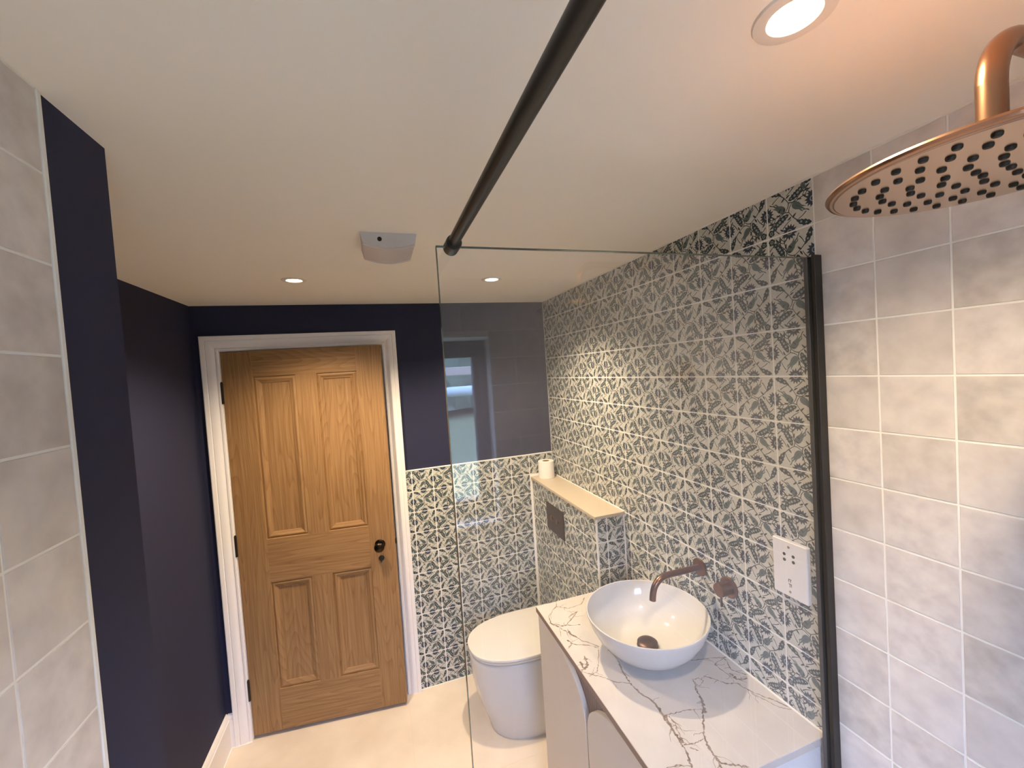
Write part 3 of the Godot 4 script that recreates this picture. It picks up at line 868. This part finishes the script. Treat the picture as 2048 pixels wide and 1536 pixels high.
func build_vanity() -> void:
	var z0 := -1.553
	var z1 := -0.735
	var v := thing("vanity_unit", Vector3.ZERO, "cream vanity unit with arched doors over fluted wood beside the toilet", "vanity unit")
	slab(v, "carcass", Vector3(0.578, 0.08, z0), Vector3(XR - 0.001, 0.806, z1), mats.white_carcass, 0.001)
	slab(v, "plinth", Vector3(0.62, 0.0, z0 + 0.02), Vector3(XR - 0.01, 0.08, z1 - 0.02), mats.white_carcass)
	var fb := MB.new()
	var n := 68
	for i in n:
		var a := lerpf(z0, z1, float(i) / n)
		var c := lerpf(z0, z1, float(i + 1) / n)
		fb.loft([[Vector3(0.579, 0.08, a), Vector3(0.5715, 0.08, a + 0.0022), Vector3(0.5715, 0.08, c - 0.0022), Vector3(0.579, 0.08, c)], [Vector3(0.579, 0.805, a), Vector3(0.5715, 0.805, a + 0.0022), Vector3(0.5715, 0.805, c - 0.0022), Vector3(0.579, 0.805, c)]], false, false, false)
	var fl := part(v, "fluted_panel", fb.commit(15.0), mats.walnut)
	fl.set_meta("kind", "stuff")
	# doors: outline in (z, y), the top inner corner cut by a long curve
	var xf := Transform3D(Basis(Vector3(0, 0, 1), Vector3(0, 1, 0), Vector3(-1, 0, 0)), Vector3(0.5705, 0, 0))
	var arc := func(zc: float, dir: float) -> Array:
		# from the vertical edge up and over towards the top edge
		var o := []
		for i in 19:
			var a := PI / 2 * i / 18.0
			o.append(Vector2(zc - dir * 0.27 * (1.0 - pow(cos(a), 0.95)), 0.630 + 0.170 * pow(sin(a), 0.82)))
		return o
	var d1 := PackedVector2Array([Vector2(z0, 0.085), Vector2(-1.166, 0.085)])
	for q in arc.call(-1.166, 1.0): d1.append(q)
	d1.append(Vector2(z0, 0.800))
	var b := MB.new()
	b.prism(d1, 0.0, 0.017, xf, 0.0012)
	part(v, "door", b.commit(30.0), mats.cream_lacquer)
	var d2 := PackedVector2Array([Vector2(z1, 0.085), Vector2(-1.158, 0.085)])
	for q in arc.call(-1.158, -1.0): d2.append(q)
	d2.append(Vector2(z1, 0.800))
	b = MB.new()
	b.prism(d2, 0.0, 0.017, xf, 0.0012)
	part(v, "door", b.commit(30.0), mats.cream_lacquer)
	# worktop
	var m := mat("worktop_marble", Color.WHITE, 0.35)
	m.albedo_texture = tex(marble_image())
	var w := thing("worktop", Vector3.ZERO, "white marble-effect worktop with brown veins on the vanity", "worktop")
	b = MB.new()
	b.box(Vector3(0.549, 0.807, -1.560), Vector3(XR - 0.001, 0.828, -0.729), 0.0012)
	for i in b.p.size():
		var q := b.p[i]
		b.uv[i] = Vector2((q.z + 1.560) / 0.831, (q.x - 0.549) / 0.831 + (0.828 - q.y) * 0.5)
	part(w, "slab", b.commit(20.0), m)
	slab(w, "edge_band", Vector3(0.5478, 0.8075, -1.560), Vector3(0.549, 0.8265, -0.729), mats.walnut)
	slab(w, "sealant_bead", Vector3(XR - 0.006, 0.828, -1.560), Vector3(XR - 0.0005, 0.833, -0.729), mats.sealant, 0.001)

func build_basin() -> void:
	var c := Vector3(0.800, 0.828, -1.165)
	var b := thing("vessel_basin", c, "round white ceramic vessel basin on the marble worktop", "basin")
	var m := MB.new()
	m.lathe([Vector2(0, 0.0), Vector2(0.085, 0.0), Vector2(0.094, 0.003), Vector2(0.120, 0.018), Vector2(0.148, 0.042), Vector2(0.171, 0.070), Vector2(0.187, 0.100), Vector2(0.1965, 0.128), Vector2(0.1985, 0.137), Vector2(0.1975, 0.1395), Vector2(0.1955, 0.1405), Vector2(0.1935, 0.1395), Vector2(0.190, 0.126), Vector2(0.180, 0.098), Vector2(0.163, 0.069), Vector2(0.139, 0.043), Vector2(0.110, 0.026), Vector2(0.075, 0.018), Vector2(0.035, 0.016), Vector2(0, 0.016)], Vector3.ZERO, 72)
	part(b, "bowl", m.commit(40.0), mats.ceramic)
	m = MB.new()
	m.lathe([Vector2(0.034, 0.016), Vector2(0.035, 0.018), Vector2(0.033, 0.020), Vector2(0.028, 0.020), Vector2(0.028, 0.024), Vector2(0.033, 0.025), Vector2(0.0335, 0.029), Vector2(0.030, 0.032), Vector2(0.018, 0.0345), Vector2(0, 0.0355)], Vector3.ZERO, 32)
	part(b, "waste_plug", m.commit(30.0), mats.bronze_dark)
	# wall spout
	var out := Basis(Vector3(0, 0, 1), Vector3(-1, 0, 0), Vector3(0, -1, 0))   # y of a lathe points into the room
	var s := thing("basin_spout", Vector3(XR, 1.080, -1.141), "bronze curved wall spout reaching over the basin", "tap")
	m = MB.new()
	m.tube(smooth_path([Vector3(0, 0, 0), Vector3(-0.08, 0.001, 0), Vector3(-0.135, 0.001, 0), Vector3(-0.165, -0.005, 0), Vector3(-0.186, -0.022, 0), Vector3(-0.196, -0.045, 0), Vector3(-0.200, -0.070, 0)], 7), 0.0105, 20)
	part(s, "spout", m.commit(40.0), mats.bronze)
	m = MB.new()
	m.lathe([Vector2(0.0295, 0.0), Vector2(0.030, 0.001), Vector2(0.030, 0.005), Vector2(0.029, 0.006), Vector2(0, 0.006)], Vector3.ZERO, 40, Transform3D(out, Vector3.ZERO))
	part(s, "flange", m.commit(30.0), mats.bronze)
	var x := thing("basin_mixer_handle", Vector3(XR, 1.070, -1.016), "round bronze mixer control with small lever below the shaver socket", "tap")
	m = MB.new()
	m.lathe([Vector2(0.0325, 0.0), Vector2(0.033, 0.001), Vector2(0.033, 0.006), Vector2(0.032, 0.007), Vector2(0, 0.007)], Vector3.ZERO, 40, Transform3D(out, Vector3.ZERO))
	part(x, "flange", m.commit(30.0), mats.bronze)
	m = MB.new()
	m.lathe([Vector2(0.021, 0.007), Vector2(0.0215, 0.008), Vector2(0.0215, 0.044), Vector2(0.0205, 0.046), Vector2(0, 0.046)], Vector3.ZERO, 36, Transform3D(out, Vector3.ZERO))
	part(x, "knob", m.commit(30.0), mats.bronze)
	m = MB.new()
	m.tube([Vector3(-0.036, -0.018, 0), Vector3(-0.036, -0.054, 0)], 0.0036, 12)
	part(x, "lever", m.commit(40.0), mats.bronze_dark)

func d_ring(front: float, hw: float, y: float, back := 0.867, zc := -2.010, waist := 1.0, n := 44) -> Array:
	# D outline seen from above: straight sides from the wall, superelliptic nose
	var o := []
	var straight := 0.20
	var nose := back - straight - front
	o.append(Vector3(back, y, zc + hw * waist))
	o.append(Vector3(back - straight * 0.5, y, zc + hw * (0.5 + 0.5 * waist)))
	for i in n + 1:
		var a := PI * i / n
		var ca := cos(a)
		var sa := sin(a)
		o.append(Vector3(back - straight - nose * pow(absf(sa), 0.86), y, zc + hw * signf(ca) * pow(absf(ca), 0.86)))
	o.append(Vector3(back - straight * 0.5, y, zc - hw * (0.5 + 0.5 * waist)))
	o.append(Vector3(back, y, zc - hw * waist))
	o.reverse()
	return o

func build_toilet() -> void:
	var t := thing("toilet", Vector3.ZERO, "white back-to-wall toilet with closed slim lid beside the vanity", "toilet")
	var b := MB.new()
	var rings := []
	for r in [[0.428, 0.156, 0.0], [0.426, 0.158, 0.008], [0.421, 0.161, 0.011], [0.418, 0.163, 0.03], [0.403, 0.170, 0.075], [0.382, 0.177, 0.13], [0.362, 0.183, 0.20], [0.349, 0.187, 0.27], [0.342, 0.189, 0.34], [0.339, 0.190, 0.38], [0.339, 0.190, 0.390], [0.341, 0.188, 0.397], [0.347, 0.184, 0.400]]:
		rings.append(d_ring(r[0], r[1], r[2], 0.867, -2.010, 1.0 + 0.08 * r[2] / 0.4))
	b.loft(rings)
	part(t, "pan", b.commit(50.0), mats.ceramic)
	b = MB.new()
	rings = []
	for r in [[0.350, 0.180, 0.402], [0.344, 0.186, 0.405], [0.343, 0.187, 0.413], [0.347, 0.183, 0.416]]:
		rings.append(d_ring(r[0], r[1], r[2], 0.845))
	b.loft(rings)
	part(t, "seat", b.commit(40.0), mats.seat_plastic)
	b = MB.new()
	rings = []
	for r in [[0.345, 0.184, 0.419], [0.336, 0.192, 0.4215], [0.334, 0.194, 0.427], [0.336, 0.192, 0.433], [0.343, 0.186, 0.4355]]:
		rings.append(d_ring(r[0], r[1], r[2], 0.838, -2.010, 0.96))
	b.loft(rings)
	part(t, "lid", b.commit(40.0), mats.seat_plastic)
	for s in [-1.0, 1.0]:
		b = MB.new()
		b.tube([Vector3(0.832, 0.414, -2.010 + s * 0.06), Vector3(0.832, 0.414, -2.010 + s * 0.10)], 0.011, 14)
		part(t, "hinge", b.commit(40.0), mats.seat_plastic)
	b = MB.new()
	b.lathe([Vector2(0.007, 0), Vector2(0.007, 0.003), Vector2(0, 0.004)], Vector3.ZERO, 14, Transform3D(Basis(Vector3(1, 0, 0), Vector3(0, 0, 1), Vector3(0, -1, 0)), Vector3(0.66, 0.05, -1.8505)))
	part(t, "fixing_cap", b.commit(40.0), mats.nickel)
	var p := thing("flush_plate", Vector3(0.8685, 0.968, -2.049), "brown bronze flush plate with two round buttons on tiled boxing", "flush plate")
	slab(p, "plate", Vector3(-0.008, -0.075, -0.110), Vector3(0.0005, 0.075, 0.110), mats.bronze_dark, 0.0012)
	var out := Basis(Vector3(0, 0, 1), Vector3(-1, 0, 0), Vector3(0, -1, 0))
	for z in [-0.033, 0.040]:
		b = MB.new()
		b.lathe([Vector2(0.012, 0.0), Vector2(0.012, 0.006), Vector2(0.0105, 0.0075), Vector2(0, 0.0075)], Vector3.ZERO, 20, Transform3D(out, Vector3(-0.008, 0.005, z)))
		part(p, "button", b.commit(30.0), mats.bronze)

func build_shower() -> void:
	var c := Vector3(0.622, 1.979, -0.252)
	var s := thing("rain_shower", c, "brushed copper rain shower head on a curved wall arm", "shower head")
	var b := MB.new()
	b.lathe([Vector2(0, 0.0), Vector2(0.134, 0.0), Vector2(0.1375, 0.001), Vector2(0.139, 0.0035), Vector2(0.1375, 0.006), Vector2(0.130, 0.0075), Vector2(0.05, 0.012), Vector2(0.022, 0.018), Vector2(0, 0.018)], Vector3.ZERO, 96)
	part(s, "disc", b.commit(30.0), mats.copper_head)
	b = MB.new()
	b.lathe([Vector2(0, -0.0012), Vector2(0.130, -0.0012), Vector2(0.1325, 0.0002), Vector2(0, 0.0002)], Vector3.ZERO, 96)
	part(s, "spray_face", b.commit(30.0), mats.head_face)
	var nz := MB.new()
	nz.lathe([Vector2(0, -0.0030), Vector2(0.0028, -0.0028), Vector2(0.0036, -0.0020), Vector2(0.0040, 0.0)], Vector3.ZERO, 10)
	var nm := nz.commit(40.0)
	for r in [[0.014, 4, 0.4], [0.038, 10, 0.1], [0.063, 17, 0.0], [0.088, 23, 0.2], [0.112, 30, 0.05]]:
		for i in r[1]:
			var a: float = TAU * (i + r[2]) / r[1]
			part(s, "nozzle", nm, mats.rubber, Vector3(cos(a) * r[0], -0.0012, sin(a) * r[0]))
	b = MB.new()
	b.tube([Vector3(0, 0.012, 0), Vector3(0, 0.036, 0), Vector3(0, 0.038, 0)], [0.0145, 0.0145, 0.0125], 24)
	b.tube([Vector3(0, 0.040, 0), Vector3(0, 0.050, 0)], 0.0135, 24)
	part(s, "collar", b.commit(30.0), mats.copper_head)
	var path := [Vector3(0, 0.045, 0), Vector3(0, 0.085, 0)]
	for i in 13:
		var a := PI / 2 * i / 12.0
		path.append(Vector3(0.055 * (1.0 - cos(a)), 0.085 + 0.055 * sin(a), 0))
	path.append(Vector3(XR - c.x, 0.140, 0))
	b = MB.new()
	b.tube(path, 0.0118, 24)
	part(s, "arm", b.commit(40.0), mats.copper_head)
	var out := Basis(Vector3(0, 0, 1), Vector3(-1, 0, 0), Vector3(0, -1, 0))
	b = MB.new()
	b.lathe([Vector2(0.030, 0.0), Vector2(0.030, 0.005), Vector2(0.028, 0.007), Vector2(0, 0.007)], Vector3.ZERO, 32, Transform3D(out, Vector3(XR - c.x, 0.140, 0)))
	part(s, "wall_flange", b.commit(30.0), mats.copper_head)
	var v := thing("shower_valve", Vector3(XR, 1.737, -0.236), "copper shower valve on the plain tiles, mirrored in the screen", "shower valve")
	b = MB.new()
	b.lathe([Vector2(0.058, 0.0), Vector2(0.058, 0.006), Vector2(0.056, 0.008), Vector2(0, 0.008)], Vector3.ZERO, 40, Transform3D(out, Vector3.ZERO))
	part(v, "plate", b.commit(30.0), mats.bronze)
	b = MB.new()
	b.lathe([Vector2(0.027, 0.008), Vector2(0.027, 0.050), Vector2(0.025, 0.053), Vector2(0, 0.053)], Vector3.ZERO, 32, Transform3D(out, Vector3.ZERO))
	part(v, "control_knob", b.commit(30.0), mats.copper_head)

func build_ceiling_fittings() -> void:
	var spots := [[Vector3(-0.286, H, -1.824), "recessed ceiling downlight above the oak door", 1.7], [Vector3(0.518, H, -1.786), "recessed ceiling downlight seen through the glass above the toilet", 1.7], [Vector3(0.518, H, -0.377), "large near recessed downlight beside the shower head", 0.9]]
	for q in spots:
		var d := thing("downlight", q[0], q[1], "downlight", "recessed downlights")
		var b := MB.new()
		b.lathe([Vector2(0.028, -0.0005), Vector2(0.030, -0.0035), Vector2(0.036, -0.0045), Vector2(0.0445, -0.003), Vector2(0.0460, 0.0), Vector2(0.028, 0.0)], Vector3.ZERO, 40)
		part(d, "bezel", b.commit(35.0), mats.bezel_white)
		b = MB.new()
		b.lathe([Vector2(0, -0.0022), Vector2(0.026, -0.0018), Vector2(0.0285, -0.0005), Vector2(0.0285, 0.0)], Vector3.ZERO, 32)
		part(d, "lamp_lens", b.commit(35.0), mats.lamp_lens)
		var l := SpotLight3D.new()
		l.name = "lamp_beam"
		d.add_child(l)
		l.position = Vector3(0, -0.030, 0)
		l.rotation.x = -PI / 2
		l.light_color = Color8(255, 230, 194)
		l.light_energy = q[2]
		l.light_size = 0.022
		l.spot_range = 8.0
		l.spot_attenuation = 2.0
		l.spot_angle = 68.0
		l.spot_angle_attenuation = 1.0
		l.shadow_enabled = true
	# extractor fan
	var f := thing("extractor_fan", Vector3(0.060, H, -1.318), "white boxed extractor fan on the ceiling above the screen", "extractor fan")
	var b := MB.new()
	var rings := []
	for k in [[-0.092, 1.0], [0.092, 1.0]]:
		var o := []
		for i in 13:
			var u := -1.0 + 2.0 * i / 12.0
			o.append(Vector3(u * 0.072, -0.028 - 0.012 * (1.0 - u * u), k[0] * 0.96))
		o.append(Vector3(0.078, 0, k[0])); o.append(Vector3(-0.078, 0, k[0]))
		rings.append(o)
	b.loft(rings)
	part(f, "cover", b.commit(30.0), mats.fan_plastic)
	# raised lip along the front edge and the air slots of the cover
	var lip := []
	for i in 13:
		var u := -1.0 + 2.0 * i / 12.0
		lip.append(Vector3(u * 0.072, -0.0285 - 0.012 * (1.0 - u * u), 0.078))
	b = MB.new()
	b.tube(lip, 0.0035, 8)
	part(f, "lip", b.commit(50.0), mats.fan_plastic)
	lip = []
	for i in 13:
		var u := -1.0 + 2.0 * i / 12.0
		lip.append(Vector3(u * 0.068, -0.0285 - 0.012 * (1.0 - u * u), -0.080))
	b = MB.new()
	b.tube(lip, 0.003, 8)
	part(f, "lip", b.commit(50.0), mats.fan_plastic)
	b = MB.new()
	b.lathe([Vector2(0.0062, 0.0), Vector2(0.0062, 0.003), Vector2(0.004, 0.004), Vector2(0, 0.004)], Vector3.ZERO, 16, Transform3D(Basis(Vector3(1, 0, 0), Vector3(0, 0, 1), Vector3(0, -1, 0)), Vector3(-0.026, -0.018, 0.0888)))
	part(f, "indicator", b.commit(30.0), mats.rubber)

func build_small_things() -> void:
	# shaver socket
	var s := thing("shaver_socket", Vector3(XR, 1.228, -0.7975), "white two-voltage shaver socket plate on floral tiles beside the screen", "socket")
	slab(s, "plate", Vector3(-0.016, -0.075, -0.0475), Vector3(-0.0005, 0.075, 0.0475), mats.socket_white, 0.002)
	for q in [[0.012, 0.039], [0.012, 0.024], [-0.013, 0.038], [-0.013, 0.023]]:
		var b := MB.new()
		b.lathe([Vector2(0.0042, 0.0), Vector2(0.0042, 0.0006), Vector2(0, 0.0006)], Vector3.ZERO, 14, Transform3D(Basis(Vector3(0, 0, 1), Vector3(-1, 0, 0), Vector3(0, -1, 0)), Vector3(-0.016, q[1], q[0])))
		part(s, "pin_hole", b.commit(30.0), mats.dark_hole)
	for y in [0.060, -0.060]:
		var b := MB.new()
		b.lathe([Vector2(0.0034, 0.0), Vector2(0.0034, 0.0007), Vector2(0, 0.0009)], Vector3.ZERO, 14, Transform3D(Basis(Vector3(0, 0, 1), Vector3(-1, 0, 0), Vector3(0, -1, 0)), Vector3(-0.016, y, 0.0)))
		part(s, "screw", b.commit(30.0), mats.nickel)
	# the printed shaver symbol
	var mk := MB.new()
	for q in [[-0.004, -0.026, 0.004, -0.0275], [-0.004, -0.034, -0.0025, -0.026], [0.001, -0.034, 0.0025, -0.026], [-0.004, -0.040, 0.005, -0.0385], [-0.001, -0.048, 0.0005, -0.040], [0.003, -0.046, 0.0045, -0.040]]:
		mk.box(Vector3(-0.0163, minf(q[1], q[3]), minf(q[0], q[2])), Vector3(-0.0158, maxf(q[1], q[3]), maxf(q[0], q[2])))
	part(s, "symbol", mk.commit(20.0), mats.bronze_dark)
	# toilet roll
	var r := thing("toilet_roll", Vector3(0.940, 1.134, -2.318), "white toilet roll standing on the cream ledge shelf", "toilet roll")
	var m := MB.new()
	m.lathe([Vector2(0.021, 0.001), Vector2(0.047, 0.0), Vector2(0.0485, 0.002), Vector2(0.0485, 0.100), Vector2(0.0475, 0.102), Vector2(0.021, 0.102)], Vector3.ZERO, 40)
	part(r, "paper", m.commit(30.0), mats.paper)
	m = MB.new()
	m.lathe([Vector2(0.0212, 0.1015), Vector2(0.0202, 0.1015), Vector2(0.0202, 0.002)], Vector3.ZERO, 32)
	part(r, "core", m.commit(30.0), mats.card)

# what the window looks out on; seen only mirrored in the glass screen
func build_garden() -> void:
	mat("lawn", Color8(108, 110, 82), 0.95)
	mat("hedge_green", Color8(84, 94, 80), 0.95)
	mat("timber", Color8(150, 138, 130), 0.85)
	mat("galvanised", Color8(176, 188, 196), 0.45, 0.3)
	var g := noise(FastNoiseLite.TYPE_SIMPLEX_SMOOTH, 0.6, 3, 4)
	var b := MB.new()
	for i in 24:
		for k in 14:
			var q := func(x: int, z: int) -> Vector3:
				var zz := 0.8 + z * 0.75
				var xx := -9.0 + x * 0.75
				return Vector3(xx, -0.3 + 0.19 * maxf(zz - 2.0, 0.0) + 0.08 * g.get_noise_2d(xx, zz), zz)
			b.quad(q.call(i, k + 1), q.call(i + 1, k + 1), q.call(i + 1, k), q.call(i, k))
	var lawn := part(self, "lawn", b.commit(60.0), mats.lawn)
	tag(lawn, "rough grassy bank outside the window", "lawn", "", "structure")
	var h := thing("hedge", Vector3(0, 1.0, 8.6), "shaggy green hedge beyond the garden rails", "hedge")
	b = MB.new()
	for i in 90:
		for k in 22:
			var q := func(x: int, y: int) -> Vector3:
				var xx := -9.0 + x * 0.2
				var a := PI * y / 22.0
				var r := 1.0 + 0.38 * g.get_noise_2d(xx * 5.0, a * 9.0) + 0.2 * g.get_noise_2d(xx * 14.0, a * 22.0)
				return Vector3(xx, sin(a) * 2.6 * r, -cos(a) * 0.9 * r)
			b.quad(q.call(i + 1, k), q.call(i, k), q.call(i, k + 1), q.call(i + 1, k + 1))
	part(h, "foliage", b.commit(40.0), mats.hedge_green)
	var f := thing("garden_rail_fence", Vector3(0, 0.45, 5.2), "low weathered timber rail fence in front of the hedge", "fence")
	for y in [1.32, 1.00]:
		slab(f, "rail", Vector3(-6.0, y, -0.03), Vector3(6.0, y + 0.14, 0.03), mats.timber, 0.01)
	for i in 5:
		slab(f, "post", Vector3(-6.0 + i * 2.7, -0.5, 0.03), Vector3(-5.88 + i * 2.7, 1.50, 0.13), mats.timber, 0.01)
	var p := thing("gutter_pipe", Vector3(0, 1.640, 2.3), "pale metal gutter pipe running across the window view", "pipe")
	b = MB.new()
	b.tube([Vector3(-4.0, 0, 0), Vector3(4.0, 0, 0)], 0.045, 20)
	part(p, "pipe", b.commit(40.0), mats.galvanised)
	for x in [-3.2, 3.2]:
		b = MB.new()
		b.tube([Vector3(x, -2.1, 0), Vector3(x, 0, 0)], 0.03, 12)
		part(p, "bracket_post", b.commit(40.0), mats.galvanised)
